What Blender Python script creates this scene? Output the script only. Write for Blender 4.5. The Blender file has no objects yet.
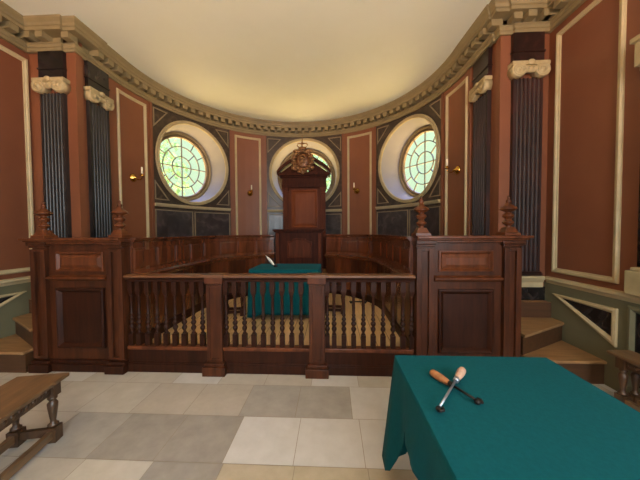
import bpy, bmesh, math, random
from mathutils import Vector, Matrix
random.seed(7)
SC = bpy.context.scene
COL = SC.collection
PI = math.pi
sin, cos, rad = math.sin, math.cos, math.radians

# ------------------------------------------------------------------ materials
MATS = {}
def lin(c):
    return tuple(((v/255.0)/12.92 if v/255.0 <= .04045 else ((v/255.0+.055)/1.055)**2.4) for v in c)
def nodemat(name):
    m = bpy.data.materials.new(name); m.use_nodes = True
    MATS[name] = m
    nt = m.node_tree
    return m, nt, nt.nodes['Principled BSDF']
def mat(name, c1, c2=None, rough=.5, scale=4, stretch=(1, 1, 1), metal=0, coat=0, bump=0, detail=6, spec=.5, ramp=(.3, .7), bscale=None, sheen=0):
    """noise-mottled procedural surface between two sRGB colours"""
    m, nt, b = nodemat(name)
    b.inputs['Roughness'].default_value = rough
    b.inputs['Metallic'].default_value = metal
    b.inputs['Coat Weight'].default_value = coat
    b.inputs['Coat Roughness'].default_value = .18
    b.inputs['Specular IOR Level'].default_value = spec
    b.inputs['Sheen Weight'].default_value = sheen
    tc = nt.nodes.new('ShaderNodeTexCoord'); mp = nt.nodes.new('ShaderNodeMapping')
    mp.inputs['Scale'].default_value = stretch
    nt.links.new(tc.outputs['Object'], mp.inputs['Vector'])
    n = nt.nodes.new('ShaderNodeTexNoise'); n.inputs['Scale'].default_value = scale
    n.inputs['Detail'].default_value = detail; n.inputs['Roughness'].default_value = .6
    nt.links.new(mp.outputs['Vector'], n.inputs['Vector'])
    r = nt.nodes.new('ShaderNodeValToRGB')
    r.color_ramp.elements[0].position = ramp[0]; r.color_ramp.elements[1].position = ramp[1]
    r.color_ramp.elements[0].color = (*lin(c1), 1); r.color_ramp.elements[1].color = (*lin(c2 or c1), 1)
    nt.links.new(n.outputs['Fac'], r.inputs['Fac'])
    nt.links.new(r.outputs['Color'], b.inputs['Base Color'])
    if bump:
        bn = nt.nodes.new('ShaderNodeBump'); bn.inputs['Strength'].default_value = bump; bn.inputs['Distance'].default_value = .01
        if bscale:
            n2 = nt.nodes.new('ShaderNodeTexNoise'); n2.inputs['Scale'].default_value = bscale
            nt.links.new(mp.outputs['Vector'], n2.inputs['Vector']); nt.links.new(n2.outputs['Fac'], bn.inputs['Height'])
        else:
            nt.links.new(n.outputs['Fac'], bn.inputs['Height'])
        nt.links.new(bn.outputs['Normal'], b.inputs['Normal'])
    return m
def boards(name, c1, c2, gap, width, axis=0, rough=.45, coat=0):
    """plank floor: grain noise with a hue step per board and dark joints"""
    m = mat(name, c1, c2, rough, 3, (1, 14, 1) if axis == 1 else (14, 1, 1), coat=coat)
    nt = m.node_tree; b = nt.nodes['Principled BSDF']
    src = b.inputs['Base Color'].links[0].from_socket
    tc = nt.nodes.new('ShaderNodeTexCoord'); sp = nt.nodes.new('ShaderNodeSeparateXYZ')
    nt.links.new(tc.outputs['Object'], sp.inputs[0])
    d = nt.nodes.new('ShaderNodeMath'); d.operation = 'DIVIDE'; d.inputs[1].default_value = width
    nt.links.new(sp.outputs[axis], d.inputs[0])
    fr = nt.nodes.new('ShaderNodeMath'); fr.operation = 'FRACT'; nt.links.new(d.outputs[0], fr.inputs[0])
    lt = nt.nodes.new('ShaderNodeMath'); lt.operation = 'LESS_THAN'; lt.inputs[1].default_value = .05
    nt.links.new(fr.outputs[0], lt.inputs[0])
    fl = nt.nodes.new('ShaderNodeMath'); fl.operation = 'FLOOR'; nt.links.new(d.outputs[0], fl.inputs[0])
    wn = nt.nodes.new('ShaderNodeTexWhiteNoise'); wn.noise_dimensions = '1D'; nt.links.new(fl.outputs[0], wn.inputs['W'])
    hs = nt.nodes.new('ShaderNodeHueSaturation'); nt.links.new(src, hs.inputs['Color'])
    mr = nt.nodes.new('ShaderNodeMapRange'); mr.inputs['To Min'].default_value = .8; mr.inputs['To Max'].default_value = 1.12
    nt.links.new(wn.outputs['Value'], mr.inputs['Value']); nt.links.new(mr.outputs[0], hs.inputs['Value'])
    mx = nt.nodes.new('ShaderNodeMix'); mx.data_type = 'RGBA'
    nt.links.new(lt.outputs[0], mx.inputs[0]); nt.links.new(hs.outputs[0], mx.inputs[6]); mx.inputs[7].default_value = (*lin(gap), 1)
    nt.links.new(mx.outputs[2], b.inputs['Base Color'])
    return m
def marble(name, base, vein, rough=.22, scale=3.0):
    m, nt, b = nodemat(name)
    b.inputs['Roughness'].default_value = rough
    tc = nt.nodes.new('ShaderNodeTexCoord')
    n = nt.nodes.new('ShaderNodeTexNoise'); n.inputs['Scale'].default_value = scale; n.inputs['Detail'].default_value = 9
    n.inputs['Distortion'].default_value = 1.6
    nt.links.new(tc.outputs['Object'], n.inputs['Vector'])
    r = nt.nodes.new('ShaderNodeValToRGB'); e = r.color_ramp.elements
    e[0].position = .32; e[0].color = (*lin(base), 1); e[1].position = .72; e[1].color = (*lin(vein), 1)
    k = e.new(.5); k.color = (*lin(tuple((a*2+c)/3 for a, c in zip(base, vein))), 1)
    nt.links.new(n.outputs['Fac'], r.inputs['Fac']); nt.links.new(r.outputs['Color'], b.inputs['Base Color'])
    return m

mat('mahogany', (44, 22, 12), (84, 45, 25), .38, 2.2, (9, 9, 1.1), coat=.06, spec=.22)
mat('mahogany_panel', (62, 31, 16), (110, 60, 33), .34, 1.8, (7, 7, .9), coat=.1, spec=.25)
mat('polished_mahogany', (68, 34, 18), (112, 60, 34), .25, 1.8, (7, 7, .9), coat=.8, spec=.4)
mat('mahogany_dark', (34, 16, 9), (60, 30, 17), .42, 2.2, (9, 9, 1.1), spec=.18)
mat('throne_dark', (44, 19, 12), (72, 34, 21), .5, 2.2, (9, 9, 1.1), spec=.08)
mat('rail_wood', (84, 52, 30), (116, 76, 48), .3, 2.5, (1.2, 9, 9), coat=.3)
mat('throne_wood', (66, 31, 18), (96, 48, 28), .55, 2.2, (9, 9, 1.1), spec=.12)
mat('throne_panel', (100, 50, 28), (124, 66, 38), .5, 1.6, (5, 5, .9), spec=.15)
mat('oak', (84, 62, 42), (126, 96, 66), .38, 2.4, (9, 1.4, 6), coat=.15)
mat('oak_dark', (48, 32, 20), (84, 58, 36), .4, 2.4, (8, 8, 2), coat=.15)
mat('terracotta', (112, 66, 44), (122, 74, 50), .5, 1.6)
mat('terracotta_rail', (114, 67, 43), (124, 75, 49), .48, 1.6)
mat('cream_moulding', (168, 152, 116), (184, 168, 132), .5, 5)
mat('cornice_paint', (122, 109, 78), (136, 122, 88), .55, 4)
mat('thin_moulding', (120, 106, 84), (134, 120, 96), .6, 8)
mat('capital_paint', (156, 140, 102), (176, 160, 120), .55, 20)
mat('ceiling_paint', (224, 230, 212), (229, 235, 218), .8, 1.2)
mat('reveal_plaster', (136, 134, 138), (142, 140, 144), .7, 2)
mat('dado_green', (96, 94, 72), (108, 106, 82), .5, 2)
mat('stone_trim', (152, 138, 102), (172, 156, 118), .6, 8)
marble('marble_black', (20, 17, 17), (58, 50, 48), .25, 4)
marble('shaft_black', (26, 23, 22), (54, 49, 47), .36, 1.5)
marble('shaft_red', (26, 13, 11), (66, 33, 27), .48, 1.6)
marble('marble_red', (26, 15, 14), (66, 36, 31), .28, 3)
marble('marble_grey', (44, 33, 26), (76, 60, 50), .35, 5)
marble('marble_blue', (44, 38, 38), (78, 69, 68), .28, 4)
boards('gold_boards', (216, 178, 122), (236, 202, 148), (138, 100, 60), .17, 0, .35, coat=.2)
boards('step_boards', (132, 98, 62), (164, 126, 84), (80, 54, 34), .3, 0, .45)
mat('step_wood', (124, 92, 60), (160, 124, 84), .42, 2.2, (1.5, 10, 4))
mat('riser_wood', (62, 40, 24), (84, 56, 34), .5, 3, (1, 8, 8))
mat('cloth_teal', (6, 72, 80), (9, 80, 88), .9, 60, bump=.15, bscale=700, sheen=.03, spec=.1)
MATS['cloth_teal'].node_tree.nodes['Principled BSDF'].inputs['Sheen Tint'].default_value = (.35, .85, .9, 1)
mat('brass', (196, 150, 70), (212, 168, 88), .25, 8, metal=1)
mat('iron', (150, 156, 166), (186, 192, 200), .35, 14, metal=.8)
mat('iron_dark', (30, 28, 28), (48, 44, 42), .5, 14, metal=.7)
mat('tool_handle', (146, 94, 58), (172, 118, 78), .4, 4, (9, 9, 1))
mat('tool_handle_pale', (190, 150, 126), (206, 170, 146), .4, 4, (9, 9, 1))
mat('candle_wax', (236, 228, 206), None, .5)
mat('gilt', (96, 62, 38), (152, 112, 72), .42, 30, metal=.3)
mat('gilt_dark', (74, 42, 24), (120, 76, 42), .4, 20, metal=.2)
mat('feather', (232, 232, 226), (244, 244, 240), .6, 10)
mat('lead', (92, 96, 84), (110, 112, 98), .5, 10)
mat('frame_paint', (132, 116, 84), (150, 132, 98), .5, 5)
mat('frame_inner', (104, 86, 60), (124, 104, 76), .5, 5)
mat('grout', (150, 140, 126), None, .8)
mat('bark', (70, 56, 42), (100, 84, 66), .9, 8)
STONE = [mat('stone_%s' % n, a, b, .42, 7, bump=.08, spec=.4) for n, a, b in (
    ('beige', (180, 176, 166), (194, 190, 181)), ('pinkish', (172, 166, 155), (186, 180, 170)),
    ('grey', (154, 151, 145), (172, 169, 163)), ('brown', (144, 140, 133), (162, 158, 151)),
    ('pale', (194, 194, 192), (206, 206, 205)), ('tan', (174, 164, 142), (190, 180, 159)))]
def leafmat():
    m, nt, b = nodemat('leaf')
    b.inputs['Roughness'].default_value = .5
    oi = nt.nodes.new('ShaderNodeTexCoord'); n = nt.nodes.new('ShaderNodeTexNoise'); n.inputs['Scale'].default_value = 2.5
    nt.links.new(oi.outputs['Object'], n.inputs['Vector'])
    r = nt.nodes.new('ShaderNodeValToRGB'); r.color_ramp.elements[0].position = .35; r.color_ramp.elements[1].position = .65
    r.color_ramp.elements[0].color = (*lin((84, 128, 72)), 1); r.color_ramp.elements[1].color = (*lin((134, 172, 116)), 1)
    nt.links.new(n.outputs['Fac'], r.inputs['Fac']); nt.links.new(r.outputs['Color'], b.inputs['Base Color'])
    tr = nt.nodes.new('ShaderNodeBsdfTranslucent'); nt.links.new(r.outputs['Color'], tr.inputs['Color'])
    mx = nt.nodes.new('ShaderNodeMixShader'); mx.inputs[0].default_value = .5
    nt.links.new(b.outputs[0], mx.inputs[1]); nt.links.new(tr.outputs[0], mx.inputs[2])
    nt.links.new(mx.outputs[0], nt.nodes['Material Output'].inputs['Surface'])
leafmat()
def glassmat():
    m, nt, b = nodemat('old_glass')
    tr = nt.nodes.new('ShaderNodeBsdfTransparent'); tr.inputs['Color'].default_value = (.86, .95, .9, 1)
    gl = nt.nodes.new('ShaderNodeBsdfGlossy'); gl.inputs['Roughness'].default_value = .08
    mx = nt.nodes.new('ShaderNodeMixShader'); mx.inputs[0].default_value = .06
    nt.links.new(tr.outputs[0], mx.inputs[1]); nt.links.new(gl.outputs[0], mx.inputs[2])
    nt.links.new(mx.outputs[0], nt.nodes['Material Output'].inputs['Surface'])
glassmat()

# ------------------------------------------------------------------ mesh helpers
class MB:
    def __init__(s): s.v = []; s.f = []; s.mi = []; s.sm = []; s.M = None
    def vert(s, p):
        p = Vector(p)
        if s.M is not None: p = s.M @ p
        s.v.append(p); return len(s.v)-1
    def face(s, idx, mi=0, sm=False): s.f.append(tuple(idx)); s.mi.append(mi); s.sm.append(sm)
    def box(s, x0, x1, y0, y1, z0, z1, mi=0, fn=None):
        P = [(x0, y0, z0), (x1, y0, z0), (x1, y1, z0), (x0, y1, z0), (x0, y0, z1), (x1, y0, z1), (x1, y1, z1), (x0, y1, z1)]
        i = [s.vert(fn(*p) if fn else p) for p in P]
        for q in ((0, 3, 2, 1), (4, 5, 6, 7), (0, 1, 5, 4), (1, 2, 6, 5), (2, 3, 7, 6), (3, 0, 4, 7)): s.face([i[k] for k in q], mi)
        return s
    def taper(s, c, z0, z1, a0, a1, b0=None, b1=None):
        """square frustum about centre c, half sizes a (x) and b (y)"""
        b0 = a0 if b0 is None else b0; b1 = a1 if b1 is None else b1
        P = [(-a0, -b0, z0), (a0, -b0, z0), (a0, b0, z0), (-a0, b0, z0), (-a1, -b1, z1), (a1, -b1, z1), (a1, b1, z1), (-a1, b1, z1)]
        i = [s.vert((c[0]+p[0], c[1]+p[1], p[2])) for p in P]
        for q in ((0, 3, 2, 1), (4, 5, 6, 7), (0, 1, 5, 4), (1, 2, 6, 5), (2, 3, 7, 6), (3, 0, 4, 7)): s.face([i[k] for k in q])
        return s
    def prism(s, poly, z0, z1, fn=None, mi=0):
        n = len(poly); fn = fn or (lambda a, b, c: (a, b, c))
        lo = [s.vert(fn(x, y, z0)) for x, y in poly]; hi = [s.vert(fn(x, y, z1)) for x, y in poly]
        s.face(lo[::-1], mi); s.face(hi, mi)
        for k in range(n): s.face((lo[k], lo[(k+1) % n], hi[(k+1) % n], hi[k]), mi)
        return s
    def sweep(s, path, prof, fn=None, closed=False, sm=False, caps=True):
        """mitred sweep: path in a plane (a,b), profile (offset to the left of travel, height w)"""
        fn = fn or (lambda a, b, w: (a, b, w)); n = len(path); P = [Vector(p) for p in path]; rows = []
        for k in range(n):
            d1 = P[k]-P[k-1] if (closed or k > 0) else P[1]-P[0]
            d2 = P[(k+1) % n]-P[k] if (closed or k < n-1) else P[k]-P[k-1]
            n1 = Vector((-d1.y, d1.x)).normalized(); n2 = Vector((-d2.y, d2.x)).normalized()
            m = (n1+n2)/max(.2, 1+n1.dot(n2))
            rows.append([s.vert(fn(P[k].x+m.x*u, P[k].y+m.y*u, w)) for u, w in prof])
        q = len(prof)
        for k in range(n if closed else n-1):
            a, b = rows[k], rows[(k+1) % n]
            for j in range(q): s.face((a[j], a[(j+1) % q], b[(j+1) % q], b[j]), 0, sm)
        if not closed and caps: s.face(rows[0]); s.face(rows[-1][::-1])
        return s
    def lathe(s, prof, c=(0, 0, 0), n=16, fn=None, sm=True):
        rows = []
        for r, z in prof:
            if r < 1e-5: rows.append([s.vert(fn(0, 0, z) if fn else (c[0], c[1], c[2]+z))])
            else:
                rows.append([s.vert(fn(r*cos(2*PI*k/n), r*sin(2*PI*k/n), z) if fn else (c[0]+r*cos(2*PI*k/n), c[1]+r*sin(2*PI*k/n), c[2]+z)) for k in range(n)])
        for a, b in zip(rows, rows[1:]):
            if len(a) == 1 and len(b) == 1: continue
            for k in range(n):
                if len(a) == 1: s.face((a[0], b[k], b[(k+1) % n]), 0, sm)
                elif len(b) == 1: s.face((a[k], a[(k+1) % n], b[0]), 0, sm)
                else: s.face((a[k], a[(k+1) % n], b[(k+1) % n], b[k]), 0, sm)
        if len(rows[0]) > 1: s.face(rows[0][::-1])
        if len(rows[-1]) > 1: s.face(rows[-1])
        return s
    def tube(s, pts, r, n=8, sm=True):
        pts = [Vector(p) for p in pts]; rows = []; R = r if isinstance(r, (list, tuple)) else [r]*len(pts)
        for k, p in enumerate(pts):
            d = (pts[min(k+1, len(pts)-1)]-pts[max(k-1, 0)]).normalized()
            h = Vector((0, 0, 1)) if abs(d.z) < .9 else Vector((1, 0, 0))
            a = d.cross(h).normalized(); b = d.cross(a)
            rows.append([s.vert(p+(a*cos(2*PI*j/n)+b*sin(2*PI*j/n))*R[k]) for j in range(n)])
        for a, b in zip(rows, rows[1:]):
            for j in range(n): s.face((a[j], a[(j+1) % n], b[(j+1) % n], b[j]), 0, sm)
        s.face(rows[0][::-1]); s.face(rows[-1]); return s
    def ball(s, c, rx, ry=None, rz=None, n=10, m=6, fn=None):
        ry = rx if ry is None else ry; rz = rx if rz is None else rz
        prof = [(sin(PI*k/m), -cos(PI*k/m)) for k in range(m+1)]
        g = lambda x, y, z: (c[0]+x*rx, c[1]+y*ry, c[2]+z*rz)
        h = (lambda x, y, z: fn(*g(x, y, z))) if fn else g
        return s.lathe([(r if r > 1e-4 else 0, z) for r, z in prof], n=n, fn=h)
    def build(s, name, mats, parent=None, bevel=0, local=False, base=None, fixn=True):
        me = bpy.data.meshes.new(name)
        off = Vector((0, 0, 0))
        if parent is not None and not local:
            p = parent
            while p is not None: off += p.location; p = p.parent
        elif parent is None and not local:
            xs = [v.x for v in s.v]; ys = [v.y for v in s.v]; zs = [v.z for v in s.v]
            off = Vector(base) if base else Vector(((min(xs)+max(xs))/2, (min(ys)+max(ys))/2, min(zs)))
        me.from_pydata([tuple(v-off) for v in s.v], [], s.f)
        for k, p in enumerate(me.polygons): p.material_index = s.mi[k]; p.use_smooth = s.sm[k]
        if fixn:
            b = bmesh.new(); b.from_mesh(me); bmesh.ops.recalc_face_normals(b, faces=b.faces); b.to_mesh(me); b.free()
        for m in (mats if isinstance(mats, (list, tuple)) else [mats]): me.materials.append(MATS[m] if isinstance(m, str) else m)
        o = bpy.data.objects.new(name, me); COL.objects.link(o)
        if parent is not None: o.parent = parent
        elif not local: o.location = off
        if bevel:
            bv = o.modifiers.new('bevel', 'BEVEL'); bv.width = bevel; bv.segments = 2; bv.limit_method = 'ANGLE'; bv.angle_limit = rad(40)
        return o
def tag(o, label, cat, group=None):
    o['label'] = label; o['category'] = cat
    if group: o['group'] = group
    return o
def thing(name, label, cat, loc=(0, 0, 0), rz=0, group=None):
    o = bpy.data.objects.new(name, None); COL.objects.link(o); o.empty_display_size = .1
    o.location = loc; o.rotation_euler = (0, 0, rz); return tag(o, label, cat, group)
def struct(o): o['kind'] = 'structure'; return o
def dup(root, loc, rz=0, label=None):
    r = root.copy(); COL.objects.link(r); r.location = loc; r.rotation_euler = (0, 0, rz)
    if label: r['label'] = label
    for ch in list(root.children):
        c = ch.copy(); COL.objects.link(c); c.parent = r
        for g in list(ch.children):
            d = g.copy(); COL.objects.link(d); d.parent = c
    return r

# ------------------------------------------------------------------ key dimensions (metres)
W = 3.34            # half width of the room
YR = 3.45           # wall that carries the arch of the apse
R = 2.72; YC = 4.08 # apse radius and centre
ZC = 4.19           # ceiling
DAIS = .63
YF = 2.74           # front plane of the wooden enclosure
RW = 1.52; YW = 4.22
REAR = -3.6

def polar(s, z, w): t = s/R; r = R-w; return (r*sin(t), YC+r*cos(t), z)
def polar_at(deg0):
    a = rad(deg0)
    return lambda s, z, w: polar(s+a*R, z, w)

# ------------------------------------------------------------------ floor, ceiling
fl = MB()
rows = [REAR+.45*k-.03 for k in range(20)]
ys = [2.55-.445*k for k in range(-1, 15)][::-1]
ys = [y for y in ys if y > REAR] ; ys = [REAR]+ys
g = .004
fixedcol = {}
for j in range(len(ys)-1):
    y0, y1 = ys[j], ys[j+1]
    off = {0: .43, 1: .43}.get(j % 2, .43) - (.47 if False else 0)
    rj = round((2.55-y1)/.445)
    off = .43 + {0: -.05, 1: 0, 2: .012}.get(rj, random.uniform(-.2, .2))
    xs = [off+.465*k for k in range(-9, 8)]
    for k in range(len(xs)-1):
        x0, x1 = max(xs[k], -W), min(xs[k+1], W)
        if x1-x0 < .03: continue
        kk = round((xs[k]-off)/.465)
        c = random.choice([0, 0, 1, 1, 2, 4, 0])
        if rj == 0: c = {-6: 0, -5: 0, -4: 0, -3: 1, -2: 1, -1: 2, 0: 2, 1: 4}.get(kk, c)
        if rj == -1: c = 0 if kk % 3 else 4
        if rj == 1: c = {-6: 0, -5: 0, -4: 2, -3: 3, -2: 3, -1: 4, 0: 4, 1: 4}.get(kk, c)
        if rj == 2: c = {-5: 0, -4: 1, -3: 0, -2: 3, -1: 5, 0: 5, 1: 5}.get(kk, c)  # tan slabs put the warm sun patch into the stone colour
        i = [fl.vert(p) for p in ((x0+g/2, y0+g/2, 0), (x1-g/2, y0+g/2, 0), (x1-g/2, y1-g/2, 0), (x0+g/2, y1-g/2, 0))]
        fl.face(i, c)
i = [fl.vert(p) for p in ((-W, REAR, -.004), (W, REAR, -.004), (W, 7.2, -.004), (-W, 7.2, -.004))]
fl.face(i, 6)
struct(fl.build('floor', STONE+[MATS['grout']], fixn=False))
c = MB(); c.box(-W-.1, W+.1, REAR-.1, 7.2, ZC, ZC+.06)
struct(c.build('ceiling', 'ceiling_paint'))

# ------------------------------------------------------------------ side walls, rear wall
def panel_frame(mb, x0, x1, z0, z1, fn, wide=.05, deep=.028, seg=1):
    """picture-frame moulding around a rectangle (a = along wall, b = z)"""
    prof = [(0, 0), (0, deep*.55), (wide*.25, deep), (wide*.6, deep*.9), (wide*.75, deep*.5), (wide, deep*.4), (wide, 0)]
    pts = []
    for k in range(seg): pts.append((x0+(x1-x0)*k/seg, z0))
    pts.append((x1, z0))
    for k in range(seg): pts.append((x1+(x0-x1)*k/seg, z1))
    pts.append((x0, z1))
    mb.sweep(pts, prof, fn, closed=True)
    return mb
for side, nm in ((-1, 'left'), (1, 'right')):
    wl = MB()
    x = side*W
    # the wall with a tall window opening further back in the room (y -2.6 .. -1.2)
    def slab(y0, y1, z0, z1): wl.box(min(x, x+side*.25), max(x, x+side*.25), y0, y1, z0, z1)
    slab(-1.2, YR, 0, ZC); slab(REAR, -2.6, 0, ZC); slab(-2.6, -1.2, 0, 1.0); slab(-2.6, -1.2, 3.5, ZC)
    w = struct(wl.build('wall_'+nm, 'terracotta'))
    fn = lambda a, b, d, s=side: (s*(W-d), a, b)
    f = MB(); panel_frame(f, 2.585, 3.425 if side < 0 else 3.33, 1.0, 3.80, fn, .055, .03); f.build('panel_moulding', 'cream_moulding', w)
    f = MB(); panel_frame(f, -.9, 1.75, 1.0, 3.80, fn, .055, .03); f.build('panel_moulding', 'cream_moulding', w)
    d = MB(); d.box(*sorted((x, x-side*.012)), REAR, YR, 0, .86); d.build('dado', 'dado_green', w)
    tri = [(3.30, .75), (2.575, .77), (2.575, .41)]
    if side > 0: tri = tri
    m = MB(); m.prism([(3.18, .72), (2.60, .73), (2.60, .47)], .012, .016, fn); m.build('dado_panel', 'marble_black', w)
    m = MB()
    path = tri if True else tri[::-1]
    m.sweep(path, [(0, .012), (0, .035), (.025, .04), (.05, .024), (.05, .012)], fn, closed=True); m.build('dado_moulding', 'cream_moulding', w)
    m = MB(); m.prism([(2.43, .14), (2.43, .78), (1.2, .78), (1.2, .14)], .012, .016, fn); m.build('dado_panel', 'marble_black', w)
    m = MB(); m.sweep([(2.48, .83), (1.15, .83), (1.15, .09), (2.48, .09)], [(0, .012), (0, .035), (.025, .04), (.05, .024), (.05, .012)], fn, closed=True)
    m.build('dado_moulding', 'dado_green', w)
    m = MB(); prof = [(0, .855), (.02, .86), (.03, .885), (.055, .905), (.05, .93), (.02, .94), (0, .94)]
    m.prism([(a*1.0, b) for a, b in prof], REAR, YR-.05, lambda a, b, y, s=side: (s*(W-a), y, b))
    struct(m.build('trim_%d' % (1 if side < 0 else 2), 'cream_moulding'))
rw = MB()
for x0, x1, z0, z1 in ((-W-.25, -2.5, 0, ZC), (-.9, .9, 0, ZC), (2.5, W+.25, 0, ZC), (-2.5, -.9, 0, .9), (.9, 2.5, 0, .9), (-2.5, -.9, 3.6, ZC), (.9, 2.5, 3.6, ZC)):
    rw.box(x0, x1, REAR-.25, REAR, z0, z1)
struct(rw.build('wall_rear', 'terracotta'))

# ------------------------------------------------------------------ arch return walls + jambs (one wall each side)
for side, nm in ((-1, 'arch_left'), (1, 'arch_right')):
    m = MB()
    XP, XJ = (2.69, R) if side < 0 else (2.765, R+.06)
    m.box(*sorted((side*XP, side*(W+.25))), YR, YR+.10, 0, ZC)
    struct(m.build('wall_'+nm, 'terracotta_rail'))
    m = MB(); m.box(*sorted((side*XJ, side*(R+.3))), YR+.10, YC, 0, ZC); struct(m.build('wall_jamb_'+nm[5:], 'terracotta_rail'))
    # dado of the return: pale rail over black marble, either side of the pilaster foot
    xc = 2.985 if side < 0 else 3.085
    m = MB(); m.box(*sorted((side*XP, side*(W-.012))), YR-.02, YR, DAIS, .80); struct(m.build('trim_%d' % (4 if side < 0 else 5), 'marble_black'))
    m = MB(); m.sweep([(side*(W-.06), YR), (side*(XP-.005), YR)] if side > 0 else [(side*(XP-.005), YR), (side*(W-.06), YR)],
                      [(0, .80), (.05, .80), (.05, .86), (.065, .88), (.085, .92), (.075, .94), (0, .94)])
    struct(m.build('trim_%d' % (6 if side < 0 else 7), 'cream_moulding'))

# ------------------------------------------------------------------ apse wall with three oval windows
BAYS = [(-74.5, -38.2), (-20.6, 20.6), (38.2, 74.5)]
WINS = [(-56.2, .725, .80, 2.955), (0.0, .83, .82, 2.97), (56.6, .725, .80, 2.955)]   # angle, half width, half height, centre z
ZB = .3
aw = MB()
def wall_patch(a0, a1, mi):
    n = max(2, int((a1-a0)/3.0)); ids = []
    for k in range(n+1):
        t = rad(a0+(a1-a0)*k/n); ids.append((aw.vert((R*sin(t), YC+R*cos(t), ZB)), aw.vert((R*sin(t), YC+R*cos(t), ZC))))
    for p, q in zip(ids, ids[1:]): aw.face((p[0], q[0], q[1], p[1]), mi)
REV = .46
def oval(k, n, rx, ry): t = 2*PI*k/n; return rx*cos(t), ry*sin(t)
for (a0, a1), (ac, rx, ry, zc) in zip(BAYS, WINS):
    s0, s1 = rad(a0-ac)*R, rad(a1-ac)*R; fn = polar_at(ac)
    N = 96
    angs = sorted(set([2*PI*k/N for k in range(N)]+[math.atan2((z-zc)/1, s) % (2*PI) for s in (s0, s1) for z in (ZB, ZC)]))
    rings = []
    for t in angs:
        ct, st = cos(t), sin(t); L = 1e9
        if ct > 1e-9: L = min(L, s1/ct)
        if ct < -1e-9: L = min(L, s0/ct)
        if st > 1e-9: L = min(L, (ZC-zc)/st)
        if st < -1e-9: L = min(L, (ZB-zc)/st)
        r0 = 1/math.sqrt((ct/rx)**2+(st/ry)**2)
        rings.append([aw.vert(fn((r0+(L-r0)*f)*ct, zc+(r0+(L-r0)*f)*st, 0)) for f in (0, .25, .5, .75, 1)])
    for k in range(len(rings)):
        p, q = rings[k], rings[(k+1) % len(rings)]
        for j in range(4): aw.face((p[j], q[j], q[j+1], p[j+1]), 1)
    t = rad(ac); cx, cy = (R+REV)*sin(t), YC+(R+REV)*cos(t)
    ex, ey = cos(t), -sin(t)
    NN = 64; A = []; B = []
    for k in range(NN):
        a, b = oval(k, NN, rx, ry); A.append(aw.vert(fn(a, zc+b, 0)))
        a, b = oval(k, NN, rx*.93, ry*.93); B.append(aw.vert((cx+ex*a, cy+ey*a, zc+b)))
    for k in range(NN): aw.face((A[k], A[(k+1) % NN], B[(k+1) % NN], B[k]), 2, True)
wall_patch(-90, -74.5, 0); wall_patch(-38.2, -20.6, 0); wall_patch(20.6, 38.2, 0); wall_patch(74.5, 90, 0)
aw.face([aw.vert(p_) for p_ in ((R, YC, ZB), (R+.07, YC, ZB), (R+.07, YC, ZC), (R, YC, ZC))], 0)
apse = struct(aw.build('wall_apse', ['terracotta_rail', 'marble_grey', 'reveal_plaster'], base=(0, YC, 0), fixn=False))

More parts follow.
